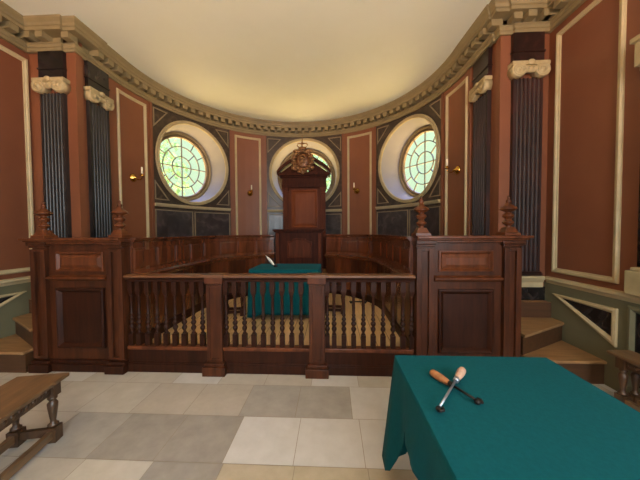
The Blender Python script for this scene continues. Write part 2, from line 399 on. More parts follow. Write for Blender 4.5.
for wi, ((a0, a1), (ac, rx, ry, zc)) in enumerate(zip(BAYS, WINS)):
    t = rad(ac); ex, ey = cos(t), -sin(t); nx, ny = sin(t), cos(t)
    fn = polar_at(ac)
    root = struct(bpy.data.objects.new('window_%d' % (wi+1), None)); COL.objects.link(root)
    root.location = ((R+REV)*nx, YC+(R+REV)*ny, zc-ry)
    # moulded ring on the wall face
    m = MB(); N = 72
    m.sweep([(( rx)*cos(2*PI*k/N), zc+(ry)*sin(2*PI*k/N)) for k in range(N)],
            [(0, -.01), (0, .03), (-.012, .045), (-.03, .045), (-.038, .03), (-.06, .035), (-.07, .02), (-.07, -.01)], fn, closed=True)
    m.build('ring_moulding', 'stone_trim', root)
    pl = lambda a, b, w: ((R+REV-w)*nx+ex*a, YC+(R+REV-w)*ny+ey*a, b)
    fx, fy = rx*.93, ry*.93
    def ell(sx, sy, n=64): return [(sx*cos(2*PI*k/n), zc+sy*sin(2*PI*k/n)) for k in range(n)]
    m = MB(); m.sweep(ell(fx, fy), [(0, -.03), (0, .05), (.02, .06), (.045, .05), (.05, -.03)], pl, closed=True); m.build('outer_frame', 'frame_paint', root)
    m = MB(); m.sweep(ell(fx-.045, fy-.045), [(0, -.04), (0, .025), (.03, .03), (.055, .015), (.06, -.04)], pl, closed=True); m.build('sash_frame', 'frame_inner', root)
    gx, gy = fx-.1, fy-.1
    m = MB(); pts = ell(gx+.01, gy+.01); m.prism(pts, -.022, -.016, pl); m.build('pane', 'old_glass', root)
    # leading: two rings, a full cross, radiating bars
    m = MB(); b = .009
    for f in (.36, .70): m.sweep(ell(gx*f, gy*f, 48), [(-b, -.028), (-b, -.004), (b, -.004), (b, -.028)], pl, closed=True)
    m.sweep([(0, zc-gy), (0, zc+gy)], [(-b, -.03), (-b, -.002), (b, -.002), (b, -.03)], pl)
    m.sweep([(-gx, zc), (gx, zc)], [(-b, -.03), (-b, -.002), (b, -.002), (b, -.03)], pl)
    for k in range(12):
        if k % 3 == 0: continue
        u = 2*PI*k/12
        m.sweep([(gx*.7*cos(u), zc+gy*.7*sin(u)), (gx*cos(u), zc+gy*sin(u))], [(-b, -.028), (-b, -.004), (b, -.004), (b, -.028)], pl)
    for k in range(4):
        u = PI/4+PI/2*k
        m.sweep([(gx*.36*cos(u), zc+gy*.36*sin(u)), (gx*.7*cos(u), zc+gy*.7*sin(u))], [(-b, -.028), (-b, -.004), (b, -.004), (b, -.028)], pl)
    m.build('leading', 'lead', root)
    # bay dressing on the wall: spandrel mouldings, sill, two dark panels below
    s0, s1 = rad(a0-ac)*R+.03, rad(a1-ac)*R-.03
    th = [(0, -.004), (0, .012), (.018, .012), (.018, -.004)]
    for sx in (0, 1):
        for sz in (0, 1):
            xe = s1-.02 if sx else s0+.02; ze = 3.83 if sz else 2.13
            dx = -1 if sx else 1; dz = -1 if sz else 1
            # triangle with the corner at (xe,ze) and its long side hugging the ring
            u = .30 if wi != 1 else .34; v = .36
            tri = [(xe, ze), (xe+dx*u, ze), (xe, ze+dz*v)]
            area = (tri[1][0]-tri[0][0])*(tri[2][1]-tri[0][1])-(tri[2][0]-tri[0][0])*(tri[1][1]-tri[0][1])
            m = MB(); m.sweep(tri if area > 0 else tri[::-1], th, fn, closed=True); m.build('spandrel_moulding', 'thin_moulding', apse)
    n = 12
    m = MB(); m.sweep([(s0+(s1-s0)*k/n, 2.03) for k in range(n+1)], [(-.03, -.005), (-.03, .03), (-.01, .05), (.02, .07), (.03, .07), (.03, -.005)], fn)
    m.build('sill_moulding', 'cream_moulding', apse)
    sm = (s0+s1)/2
    for x0, x1 in ((s0+.03, sm-.035), (sm+.035, s1-.03)):
        m = MB(); nn = 6
        for k in range(nn):
            p = x0+(x1-x0)*k/nn; q = x0+(x1-x0)*(k+1)/nn
            m.face([m.vert(fn(*v)) for v in ((p, 1.0, .006), (q, 1.0, .006), (q, 1.93, .006), (p, 1.93, .006))])
        m.build('lower_panel', 'marble_blue', apse)
        m = MB(); pts = [(x0+(x1-x0)*k/nn, 1.0) for k in range(nn+1)]+[(x1+(x0-x1)*k/nn, 1.93) for k in range(nn+1)]
        m.sweep(pts, [(0, -.004), (0, .014), (-.018, .014), (-.018, -.004)], fn, closed=True); m.build('panel_moulding', 'thin_moulding', apse)
    for e in (rad(a0)*R, rad(a1)*R):
        m = MB(); m.box(e-.022, e+.022, 1.0, 3.89, -.01, .02, fn=lambda a, b, c: polar(a, b, c)); m.build('bay_fillet', 'terracotta', apse)
# painted panels between the bays
for a0, a1 in ((-89.2, -75.8), (-36.8, -22.4), (22.4, 36.8), (75.8, 89.2)):
    s0, s1 = rad(a0)*R+.03, rad(a1)*R-.03
    m = MB(); panel_frame(m, s0, s1, 1.0, 3.80, polar, .05, .028, seg=6); m.build('panel_moulding', 'cream_moulding', apse)

# ------------------------------------------------------------------ cornice (runs round the whole room)
def apse_path(r, yc, n=64): return [(r*cos(PI*k/n), yc+r*sin(PI*k/n)) for k in range(n+1)]
half = [(W-.04, REAR), (W-.04, 3.40), (2.90, 3.40), (2.90, YR-.02), (2.745, YR-.02), (2.745, YR+.09), (2.72, YR+.09), (2.695, 4.06)]
left_side = [(-(W-.04), REAR), (-(W-.04), 3.40), (-2.83, 3.40), (-2.83, YR-.02), (-2.67, YR-.02), (-2.67, YR+.09), (-2.69, YR+.09), (-2.69, 4.06)]
path = half + apse_path(2.695, YC)[1:-1] + left_side[::-1]
prof = [(-.04, 3.887), (.0, 3.887), (.0, 3.925), (.012, 3.932), (.012, 3.968), (.022, 3.975), (.022, 3.985), (-.02, 3.987), (-.02, 4.064), (.125, 4.066), (.125, 4.105), (.14, 4.112), (.15, 4.14), (.185, 4.17), (.19, 4.19), (-.04, 4.19)]
m = MB(); m.sweep(path, prof)
cor = struct(m.build('trim_3', 'cornice_paint', base=(0, 3, 3.887)))
m = MB()
P = [Vector(p) for p in path]
for a, b in zip(P, P[1:]):
    pass
# blocks walk along the path at an even spacing
step = .172; acc = .05
for a, b in zip(P, P[1:]):
    L = (b-a).length; d = (b-a)/L; nrm = Vector((-d.y, d.x))
    while acc < L:
        o = a+d*acc
        if acc > .02 and L-acc > .02 or L < .2:
            for (u0, u1, v0, v1, z0, z1) in ((-.02, .112, -.048, .048, 3.99, 4.066),):
                q = [o+d*v0+nrm*u0, o+d*v1+nrm*u0, o+d*v1+nrm*u1, o+d*v0+nrm*u1]
                m.prism([tuple(x) for x in q], z0, z1)
        acc += step
    acc -= L
m.build('modillion_course', 'cornice_paint', cor)

# ------------------------------------------------------------------ pilasters
def pilaster(c, ang, w, zlo, zcb, zct, ztop, shaftm, label, depth=.05, capw=None):
    """fluted pilaster on a wall; c = centre on the wall plane, ang = direction its face looks (deg)"""
    root = thing('pilaster', label, 'pilaster', (c[0], c[1], zlo), 0, 'fluted pilasters at the arch')
    n = Vector((cos(rad(ang)), sin(rad(ang)))); e = Vector((-n.y, n.x)); C = Vector(c)
    fn = lambda a, b, z: (C.x+e.x*a+n.x*b, C.y+e.y*a+n.y*b, z)
    m = MB(); h = w/2
    nf = 6; fw = w*.86/nf; pts = [(-h, 0), (-h, depth)]
    for k in range(nf):
        s = -w*.43+fw*k
        for q in range(7):
            t = PI*q/6; pts.append((s+fw/2-cos(t)*fw*.40, depth-sin(t)*fw*.38))
    pts += [(h, depth), (h, 0)]
    m.prism(pts, zlo+.05, zcb, fn); m.build('shaft', shaftm.replace('marble', 'shaft'), root)
    m = MB(); m.sweep([(-h-.0, 0), (-h, depth), (h, depth), (h, 0)][::-1], [(-.0, zlo), (-.02, zlo), (-.02, zlo+.03), (-.005, zlo+.05), (0, zlo+.05)],
                      lambda a, b, z: fn(a, b, z)); m.build('base', shaftm, root)
    cw = (capw or w*1.18)/2; zc = zct-zcb
    m = MB(); m.box(-cw, cw, 0, depth+.05, zct-zc*.25, zct, fn=fn); m.box(-cw*.95, cw*.95, 0, depth+.03, zct-zc*.55, zct-zc*.25, fn=fn)
    m.ball((0, depth+.03, zct-zc*.55), w*.33, .03, zc*.22, fn=fn)
    for k in range(5): m.ball((-w*.26+w*.13*k, depth+.045, zct-zc*.5), .028, .022, zc*.16, fn=fn)
    m.ball((0, depth+.05, zct-zc*.1), .045, .02, .035, fn=fn)
    cap = m.build('capital', 'capital_paint', root)
    for s in (-1, 1):
        m = MB(); vr = zc*.5; cc = (s*(cw-vr*.9), zct-zc*.56)
        def vf(x, y, z, cc=cc): return fn(cc[0]+x, z, cc[1]+y)
        m.lathe([(vr, -.0), (vr, depth+.045), (vr*.86, depth+.06), (vr*.72, depth+.045), (vr*.62, depth+.045), (vr*.5, depth+.058), (vr*.36, depth+.045), (vr*.28, depth+.06), (0, depth+.068)], n=18, fn=vf)
        m.build('volute', 'capital_paint', cap)
    m = MB(); m.box(-h*1.05, h*1.05, 0, depth+.0, zct, ztop, fn=fn)
    m.box(-h*1.1, h*1.1, 0, depth+.02, zct+.0, zct+.02, fn=fn); m.box(-h*1.1, h*1.1, 0, depth+.012, zct+.13, zct+.15, fn=fn)
    m.build('entablature_block', shaftm, root)
    return root
pilaster((-2.985, YR), -90, .325, .945, 3.345, 3.52, 3.885, 'marble_black', 'black fluted pilaster facing the room on the left of the arch', capw=.43)
pilaster((3.065, YR), -90, .345, .945, 3.345, 3.52, 3.885, 'marble_red', 'dark red fluted pilaster facing the room on the right of the arch', capw=.43)
pilaster((-R, 3.78), 0, .33, DAIS+.005, 3.345, 3.52, 3.885, 'marble_black', 'grey black fluted pilaster turned sideways inside the arch, left of the curved panels', capw=.40)
pilaster((R+.06, 3.84), 180, .36, DAIS+.005, 3.345, 3.52, 3.885, 'marble_red', 'reddish black fluted pilaster turned sideways inside the arch, right of the curved panels', capw=.40)
# pale stone pier on the right wall at the picture edge
for side in (1, -1):
    lab = 'pale stone pier with capital and block base on right wall' if side > 0 else None
    if not lab: continue
    r_ = thing('door_surround', lab, 'stone surround', (side*W, 2.3, .95))
    m = MB(); m.box(*sorted((side*W, side*(W-.07))), 2.20, 2.36, 1.17, 2.82); m.build('shaft', 'stone_trim', r_, bevel=.006)
    m = MB(); m.box(*sorted((side*W, side*(W-.11))), 2.12, 2.445, .945, 1.15); m.box(*sorted((side*W, side*(W-.09))), 2.14, 2.42, 1.15, 1.18); m.build('base', 'stone_trim', r_, bevel=.008)
    m = MB(); m.box(*sorted((side*W, side*(W-.12))), 2.12, 2.405, 2.86, 3.06); m.box(*sorted((side*W, side*(W-.14))), 2.10, 2.425, 3.06, 3.10); m.box(*sorted((side*W, side*(W-.09))), 2.16, 2.39, 2.82, 2.86)
    m.build('capital', 'stone_trim', r_, bevel=.006)
    m = MB(); m.box(*sorted((side*W, side*(W-.02))), 2.14, 2.43, 3.10, 3.886); m.box(*sorted((side*W, side*(W-.02))), 2.385, 2.43, 1.18, 2.82); m.build('dark_backing', 'marble_black', r_)  # black strip beside the shaft stands for a shadow gap; upper block is backing

# ------------------------------------------------------------------ dais behind the enclosure, well floor, steps
m = MB()
RO = RW+.06
for s in (-1, 1):
    ins = lambda p: [(s*a, b) for a, b in (p if s > 0 else p[::-1])]
    m.prism(ins([(RO, YF+.12), (2.60, YF+.12), (2.60, 3.33), (W-.002, 3.33), (W-.002, YR-.002), (2.685, YR-.002), (2.685, YR+.105), (R-.002, YR+.105), (R-.002, YC), (RO, YC)]), .0, DAIS)
n = 32
inn = []; out = []
for k in range(n+1):
    t = PI*k/n
    ix, iy = RO*cos(t), YW+RO*sin(t); ox, oy = (R-.002)*cos(t), YC+(R-.002)*sin(t)
    inn.append(m.vert((ix, iy, DAIS))); out.append(m.vert((ox, oy, DAIS)))
for k in range(n): m.face((inn[k], out[k], out[k+1], inn[k+1]))
for f_ in range(len(m.f)):
    zs = [m.v[k].z for k in m.f[f_]]
    if min(zs) < DAIS-.01: m.mi[f_] = 1
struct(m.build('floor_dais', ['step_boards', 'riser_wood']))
def stilt(r, y0=YF+.06, n=40):
    return [(r, y0)]+[(r*cos(PI*k/n), YW+r*sin(PI*k/n)) for k in range(n+1)]+[(-r, y0)]
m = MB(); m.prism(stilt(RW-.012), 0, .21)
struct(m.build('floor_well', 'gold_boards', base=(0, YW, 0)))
for s, nm in ((-1, 'left'), (1, 'right')):
    st = thing('steps', 'winding oak steps between the %s wooden pew end and the %s wall' % (nm, nm), 'steps', (s*2.98, 3.0, 0), 0, 'corner steps up to the dais')
    q = lambda p: [(s*a, b) for a, b in (p if s > 0 else p[::-1])]
    X0, X1 = 2.615, W-.014
    p1 = [(X0, 2.66), (X1, 2.66), (X1, 3.32), (X0, 3.32)]; p1r = [(X0, 2.685), (X1, 2.685), (X1, 3.32), (X0, 3.32)]
    p2 = [(X0, 2.74), (X1, 3.14), (X1, 3.32), (X0, 3.32)]; p2r = [(X0, 2.77), (X1, 3.17), (X1, 3.32), (X0, 3.32)]
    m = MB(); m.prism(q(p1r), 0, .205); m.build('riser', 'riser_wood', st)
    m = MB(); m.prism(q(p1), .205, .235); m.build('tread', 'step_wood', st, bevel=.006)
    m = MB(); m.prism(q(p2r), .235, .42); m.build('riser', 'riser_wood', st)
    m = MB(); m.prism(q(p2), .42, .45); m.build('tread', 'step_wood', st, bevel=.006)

# ------------------------------------------------------------------ wooden enclosure: panelled wings
def finial(cx, cy, z, parent):
    m = MB(); m.taper((cx, cy), z, z+.03, .078, .074); m.taper((cx, cy), z+.03, z+.085, .062, .04)
    m.lathe([(r_*.95, h_) for r_, h_ in ((.030, .08), (.022, .10), (.05, .12), (.056, .135), (.036, .15), (.026, .165), (.05, .185), (.058, .205), (.03, .225), (.028, .235), (.07, .255), (.085, .265), (.07, .285), (.045, .30), (.03, .315), (.018, .325), (.024, .34), (.026, .352), (.016, .365), (.01, .372), (.014, .385), (.008, .398), (0, .402))], (cx, cy, z), 16)
    return m.build('finial', 'mahogany_panel', parent, bevel=.003)
def raised(mb, x0, x1, z0, z1, y, fr=.035, fl=.035):
    """raised-and-fielded panel facing -y at plane y (frame moulding + bevelled field)"""
    mb.sweep([(x0, z0), (x1, z0), (x1, z1), (x0, z1)], [(0, 0), (0, .018), (fr*.4, .022), (fr*.8, .006), (fr, 0)], lambda a, b, w: (a, y-w, b), closed=True)
    P = [(x0+fr, z0+fr, .002), (x1-fr, z0+fr, .002), (x1-fr, z1-fr, .002), (x0+fr, z1-fr, .002)]
    q = fr+fl
    Q = [(x0+q, z0+q, .016), (x1-q, z0+q, .016), (x1-q, z1-q, .016), (x0+q, z1-q, .016)]
    a = [mb.vert((x, y-w, z)) for x, z, w in P]; b = [mb.vert((x, y-w, z)) for x, z, w in Q]
    for k in range(4): mb.face((a[k], a[(k+1) % 4], b[(k+1) % 4], b[k]))
    mb.face(b)
for s, nm in ((-1, 'left'), (1, 'right')):
    xa, xb = (-2.56, -1.525) if s < 0 else (1.525, 2.56)
    wg = thing('panelled_pew_end', 'tall panelled mahogany pew end with two finials, %s of the balustrade' % nm, 'panelled pew', ((xa+xb)/2, YF+.05, 0), 0, 'panelled pew ends')
    mx = lambda v: v if s < 0 else -v          # numbers below are for the left wing
    def bx(m, x0, x1, *r): a, b = sorted((mx(x0), mx(x1))); m.box(a, b, *r); return m
    m = MB(); bx(m, -2.42, -1.70, YF+.02, YF+.09, .12, 1.40); m.build('frame_board', 'mahogany', wg)
    m = MB(); a, b = sorted((mx(-2.30), mx(-1.765))); raised(m, a, b, 1.09, 1.30, YF+.02); m.build('upper_panel', 'mahogany_panel', wg)
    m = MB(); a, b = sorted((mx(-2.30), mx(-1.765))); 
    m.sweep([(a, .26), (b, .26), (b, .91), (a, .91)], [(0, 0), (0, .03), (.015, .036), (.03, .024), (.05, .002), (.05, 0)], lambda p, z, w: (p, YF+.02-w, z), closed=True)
    m.box(a+.05, b-.05, YF+.016, YF+.02, .31, .86); m.build('lower_panel', 'mahogany_dark', wg)  # darker wood puts the dimmer light of the lower panel into its colour
    m = MB(); a, b = sorted((mx(-2.375), mx(-1.715)))
    m.prism([(YF+.02, .985), (YF+.0, .99), (YF-.02, 1.01), (YF-.035, 1.015), (YF-.035, 1.03), (YF-.01, 1.04), (YF+.02, 1.05)], a, b, lambda p, z, x: (x, p, z)); m.build('ledge_moulding', 'mahogany_panel', wg)
    m = MB(); bx(m, -1.534, -1.508, YF+.125, YF+.30, .215, 1.404); rb = m.build('return_board', 'mahogany_panel', wg)
    m = MB(); bx(m, -1.530, -1.503, YF+.30, YF+.36, .215, 1.404); m.build('edge_strip', 'rail_wood', rb)
    for x0, x1, dp in ((-2.555, -2.39, .17), (-1.705, -1.535, .12)):
        m = MB(); bx(m, x0, x1, YF, YF+dp, .12, 1.36)
        # two raised fillets make the sunk stripe of the post
        bx(m, x0, x0+.05, YF-.028, YF, .15, 1.33); bx(m, x1-.05, x1, YF-.028, YF, .15, 1.33)
        bx(m, x0+.05, x1-.05, YF-.028, YF, .15, .17); bx(m, x0+.05, x1-.05, YF-.028, YF, 1.30, 1.33)
        po = m.build('post', 'mahogany', wg, bevel=.003)
        m = MB(); bx(m, x0-.012, x1+(.012 if x1 < -2 else .008), YF-.03, YF+dp-.005, 1.345, 1.37); bx(m, x0-.025, x1+(.025 if x1 < -2 else .009), YF-.045, YF+dp-.004, 1.37, 1.408); m.build('post_capital', 'mahogany', po, bevel=.006)
        m = MB(); bx(m, x0-.03, x1+(.03 if x1 < -2 else .012), YF-.06, YF+dp-.006, 0, .09); bx(m, x0-.018, x1+(.018 if x1 < -2 else .01), YF-.04, YF+dp-.005, .09, .125); m.build('post_base', 'mahogany_dark', po, bevel=.006)
    m = MB(); bx(m, -2.41, -1.705, YF-.02, YF+.08, 0, .085); bx(m, -2.41, -1.705, YF-.005, YF+.08, .085, .125); m.build('plinth', 'mahogany_dark', wg, bevel=.005)
    m = MB(); bx(m, -2.61, -1.53, YF-.05, YF+.17, 1.408, 1.425); bx(m, -2.635, -1.53, YF-.07, YF+.18, 1.425, 1.452); bx(m, -2.41, -1.70, YF-.025, YF+.09, 1.385, 1.408)
    m.build('cap_rail', 'mahogany_panel', wg, bevel=.006)
    for cx in (-2.465, -1.60): finial(mx(cx), YF+.05, 1.452, wg)

# balustrade between the wings
bal = thing('balustrade', 'low turned mahogany balustrade between the two panelled pew ends', 'balustrade', (0, YF+.05, 0))
m = MB(); yb = YF+.045
m.prism([(yb-.075, 1.03), (yb-.075, 1.046), (yb-.055, 1.056), (yb+.055, 1.056), (yb+.075, 1.046), (yb+.075, 1.03)], -1.522, 1.522, lambda a, b, x: (x, a, b))
hr = m.build('handrail', 'rail_wood', bal, bevel=.002)
m = MB(); m.prism([(yb-.068, 1.03), (yb-.062, 1.015), (yb-.045, 1.005), (yb-.04, .98), (yb+.04, .98), (yb+.045, 1.005), (yb+.062, 1.015), (yb+.068, 1.03)], -1.522, 1.522, lambda a, b, x: (x, a, b))
m.build('rail_moulding', 'mahogany_dark', hr, bevel=.002)
m = MB(); m.box(-1.522, 1.522, yb-.045, yb+.045, .245, .285); m.build('bottom_rail', 'mahogany_panel', bal, bevel=.006)
m = MB(); m.box(-1.522, 1.522, yb-.025, yb+.015, .10, .245); m.box(-1.522, 1.522, yb-.04, yb+.015, 0, .09); m.box(-1.522, 1.522, yb-.035, yb+.015, .09, .11); m.build('plinth_board', 'mahogany_dark', bal, bevel=.004)
for cx in (-.552, .527):
    m = MB(); m.box(cx-.082, cx+.082, YF-.012, YF+.11, .10, .982)
    for x0, x1, z0, z1 in ((cx-.082, cx-.045, .15, .95), (cx+.045, cx+.082, .15, .95), (cx-.045, cx+.045, .15, .175), (cx-.045, cx+.045, .925, .95)): m.box(x0, x1, YF-.024, YF-.012, z0, z1)
    nw = m.build('newel_post', 'mahogany', bal, bevel=.003)
    m = MB(); m.box(cx-.12, cx+.12, YF-.065, YF+.12, 0, .095); m.box(cx-.10, cx+.10, YF-.045, YF+.115, .095, .13); m.build('newel_base', 'mahogany', nw, bevel=.006)
    m = MB(); m.box(cx-.11, cx+.11, yb-.088, yb+.078, 1.028, 1.059); m.build('cap_slab', 'rail_wood', nw, bevel=.004); m = MB(); m.box(cx-.095, cx+.095, YF-.035, YF+.115, .965, 1.028); m.build('newel_cap', 'mahogany_panel', nw, bevel=.005)
m = MB(); b_ = .0245
m.taper((0, 0), .285, .415, b_, b_)
m.lathe([(.014, .415), (.024, .425), (.014, .437), (.014, .45), (.025, .47), (.027, .485), (.02, .50), (.013, .508), (.025, .525), (.028, .54), (.02, .555), (.012, .562), (.022, .575), (.024, .585), (.016, .60), (.012, .61), (.02, .622), (.02, .632), (.015, .64), (.0165, .70), (.014, .81), (.02, .82), (.014, .83)], (0, 0, 0), 10)
m.taper((0, 0), .83, .875, .016, .026, .016, b_); m.taper((0, 0), .875, .986, .026, .024, b_, b_)
b0 = None
xs = [-1.495]+[-1.411+.1005*k for k in range(8)]+[-.448]+[-.352+.1013*k for k in range(8)]+[.632]+[.704+.1017*k for k in range(8)]+[1.505]
for x in xs:
    if b0 is None: b0 = m.build('baluster', 'mahogany_dark', bal, local=True); o = b0
    else: o = b0.copy(); COL.objects.link(o); o.parent = bal
    o.location = (x, yb-(YF+.05), 0)

# ------------------------------------------------------------------ curved partition of the well, two halves
LS = YW-(YF+.10)          # length of the straight run
def wfn(s_, z, w, side):  # s_ = distance along the inner face from the front, w = towards the middle
    if s_ <= LS: return (side*(RW-w), YF+.10+s_, z)
    t = (s_-LS)/RW; r = RW-w
    return (side*r*cos(t), YW+r*sin(t), z)
SE = LS+RW*rad(90-21.5)
for side, nm in ((-1, 'left'), (1, 'right')):
    pt = thing('curved_partition', 'curved mahogany partition wrapping the %s half of the well' % nm, 'partition', (side*RW, YW, 0), 0, 'curved partitions of the well')
    fn = lambda a, b, w, sd=side: wfn(a, b, w, sd)
    ss = [0, LS*.5]+[LS+(SE-LS)*k/22 for k in range(23)]
    def run(name, prof, mt, s0=0, bevel=0, parent=pt):
        mb = MB(); q = [v for v in ss if v >= s0]; rows_ = []
        for v in q: rows_.append([mb.vert(fn(v, z, w)) for w, z in prof])
        for a, b in zip(rows_, rows_[1:]):
            for j in range(len(prof)): mb.face((a[j], a[(j+1) % len(prof)], b[(j+1) % len(prof)], b[j]))
        mb.face(rows_[0]); mb.face(rows_[-1][::-1]); return mb.build(name, mt, parent)
    run('boarding', [(-.055, .212), (0, .212), (0, 1.40), (-.055, 1.40)], 'polished_mahogany')
    run('cap_rail', [(-.08, 1.405), (.03, 1.405), (.035, 1.42), (.05, 1.425), (.05, 1.445), (-.09, 1.445), (-.09, 1.42)], 'polished_mahogany')
    run('frieze_rail', [(0.001, 1.33), (.014, 1.335), (.014, 1.39), (.022, 1.40), (0.001, 1.40)], 'polished_mahogany')
    run('dado_moulding', [(0.001, .95), (.03, .955), (.045, .985), (.08, .995), (.085, 1.02), (.07, 1.032), (.025, 1.04), (.015, 1.08), (0.001, 1.08)], 'polished_mahogany')
    run('skirting', [(0.001, .212), (.02, .212), (.02, .32), (.01, .335), (0.001, .335)], 'mahogany_dark')
    npan = 8; pw = SE/npan
    for k in range(npan):
        s0 = pw*k+.035; s1 = pw*(k+1)-.035
        m = MB(); n = 5; A = []
        for j in range(n+1):
            v = s0+(s1-s0)*j/n
            A.append([m.vert(fn(v, z, w)) for z, w in ((1.095, .001), (1.095, .012), (1.115, .018), (1.30, .018), (1.32, .012), (1.32, .001))])
        for a, b in zip(A, A[1:]):
            for j in range(5): m.face((a[j], b[j], b[j+1], a[j+1]))
        m.face(A[0]); m.face(A[-1][::-1])
        m.build('upper_panel', 'polished_mahogany', pt)
        for q in range(2):
            v0 = pw*k+pw*q/2+.006; v1 = v0+pw/2-.012; m = MB(); n = 3; A = []
            for j in range(n+1):
                v = v0+(v1-v0)*j/n
                A.append([m.vert(fn(v, z, w)) for z, w in ((.34, .001), (.34, .008), (.97, .008), (.97, .001))])
            for a, b in zip(A, A[1:]):
                for j in range(3): m.face((a[j], b[j], b[j+1], a[j+1]))
            m.face(A[0]); m.face(A[-1][::-1])
            m.build('lower_board', 'polished_mahogany' if (k+q) % 2 else 'mahogany', pt)

# ------------------------------------------------------------------ judge's desk front and tall throne back
jd = thing('judge_desk', 'dark panelled desk front below the throne, behind the small green table', 'desk', (0, 5.7, .21))
yd = 5.62
m = MB(); m.box(-.52, .47, yd, yd+.12, .212, 1.50); m.build('body', 'throne_dark', jd, bevel=.004)
m = MB(); m.box(-.57, .52, yd-.05, yd+.19, 1.525, 1.56); m.box(-.545, .495, yd-.03, yd+.15, 1.495, 1.525); m.build('desk_top', 'throne_dark', jd, bevel=.006)
m = MB()
arch = [(-.27, .95), (.25, .95), (.25, 1.30)]+[(.25-.52*k/12, 1.30+.045*(1 if 2 < k < 10 else 0)+.02*sin(PI*k/12)) for k in range(1, 12)]+[(-.27, 1.30)]
m.sweep(arch, [(0, 0), (0, .02), (.02, .024), (.03, .008), (.035, 0)], lambda a, b, w: (a, yd-w, b), closed=True)
m.prism([(a*.88, .95+(b-.95)*.9+.03) for a, b in arch], 0, .008, lambda a, b, w: (a, yd-w, b)); m.build('arched_panel', 'throne_wood', jd)
for x0, x1 in ((-.52, -.43), (.38, .47)):
    m = MB(); m.box(x0+.01, x1-.01, yd-.025, yd, .30, 1.47); m.build('stile', 'throne_wood', jd, bevel=.004)
m = MB(); m.box(-.53, .48, yd-.02, yd, .212, .34); m.build('plinth', 'throne_dark', jd, bevel=.005)

YT = 6.35
th = thing('throne_back', 'tall carved throne back with broken pediment before the middle round window', 'throne', (.02, YT, DAIS))
m = MB(); m.box(-.47, .53, YT, YT+.07, DAIS+.002, 2.56); m.build('back_board', 'throne_wood', th)
m = MB(); raised(m, -.28, .34, 1.60, 2.50, YT, .05, .05); m.build('centre_panel', 'throne_panel', th)
for x0, x1 in ((-.485, -.345), (.405, .545)):
    m = MB(); m.box(x0+.012, x1-.012, YT-.05, YT, DAIS+.002, 2.46)
    for k in range(3): m.box(x0+.03+.032*k, x0+.046+.032*k, YT-.058, YT-.05, 1.2, 2.38)
    c_ = m.build('pilaster_strip', 'throne_wood', th, bevel=.003)
    m = MB(); m.box(x0-.01, x1+.01, YT-.075, YT+.02, 2.50, 2.545); m.box(x0+.002, x1-.002, YT-.06, YT+.01, 2.46, 2.50); m.box(x0, x1, YT-.06, YT, 2.40, 2.42); m.build('strip_capital', 'throne_wood', c_, bevel=.005)
m = MB(); m.box(-.50, .56, YT-.06, YT+.09, 2.545, 2.62); m.box(-.49, .55, YT-.05, YT+.08, 2.62, 2.78); m.box(-.52, .58, YT-.08, YT+.10, 2.78, 2.82)
m.box(-.58, .64, YT-.13, YT+.12, 2.82, 2.865); m.box(-.55, .61, YT-.10, YT+.11, 2.865, 2.90); m.build('entablature', 'throne_dark', th, bevel=.006)
m = MB()
for s in (-1, 1):
    cx = .03
    top = []; n = 8
    for k in range(n+1):
        f = k/n; x = .63-.50*f; top.append((cx+s*x, 2.93+.37*(f**.75)))
    band = top+[(x, z-.085+.0) for x, z in top[::-1]]
    m.prism(band, YT-.13, YT+.12, lambda a, b, w: (a, w, b))
    tri = [(cx+s*.56, 2.90), (cx+s*.10, 2.90), (cx+s*.10, 3.21)]
    m.prism(tri if s > 0 else tri[::-1], YT-.03, YT+.06, lambda a, b, w: (a, w, b))
m.build('broken_pediment', 'throne_dark', th, bevel=.005)
m = MB(); cx, cz = .01, 3.145; yc = YT-.16
f = lambda a, b, c: (cx+a, yc+b, cz+c)
m.ball((0, .03, 0), .17, .06, .19, 18, 8, f)
crest = m.build('carved_crest', 'gilt_dark', th)
m = MB()
for k in range(18):
    t = 2*PI*k/18; m.ball((.20*cos(t), -.01, .215*sin(t)), .055, .045, .042, 8, 5, f)
    m.ball((.245*cos(t+.17), .01, .255*sin(t+.17)-.01), .038, .03, .034, 8, 5, f)
m.ball((0, 0, -.25), .06, .04, .07, 8, 5, f)
for s in (-1, 1):
    m.ball((s*.15, -.01, .21), .075, .05, .045, 8, 5, f); m.ball((s*.21, 0, -.16), .06, .045, .06, 8, 5, f)
m.build('wreath', 'gilt', crest)
m = MB()
m.sweep([(.10*cos(2*PI*k/24), .13*sin(2*PI*k/24)) for k in range(24)], [(0, .03), (0, .05), (.02, .055), (.025, .03)], lambda a, b, w: f(a, -w, b), closed=True)
for px, pz, rx, rz in ((-.03, .05, .035, .028), (.035, .04, .03, .03), (-.03, -.03, .028, .04), (.035, -.04, .032, .03), (0, .0, .022, .07), (.0, -.085, .03, .02)): m.ball((px, -.035, pz), rx, .022, rz, 8, 5, f)
m.build('shield', 'gilt', crest)
m = MB()
m.lathe([(.085, .25), (.095, .262), (.085, .28), (.09, .30), (.08, .305)], n=14, fn=lambda a, b, z: f(a, b*.6, z))
for s in (-1, 1):
    m.tube([f(s*.085, -.02, .30), f(s*.12, -.02, .345), f(s*.10, -.02, .385), f(s*.05, -.02, .385), f(0, -.02, .36)], .014, 7)
m.tube([f(0, -.05, .30), f(0, -.06, .34), f(0, -.02, .37)], .014, 7)
m.ball((0, -.02, .395), .028, n=8, m=5, fn=f)
m.tube([f(0, -.02, .40), f(0, -.02, .50), f(0, -.02, .58)], [.012, .008, .004], 6)
m.build('crown', 'gilt', crest)
m = MB(); m.box(-.40, .44, 5.90, YT-.012, 1.02, 1.08); m.box(-.36, .40, 5.95, YT-.012, DAIS+.002, 1.02); m.build('seat', 'mahogany_dark', th, bevel=.01)

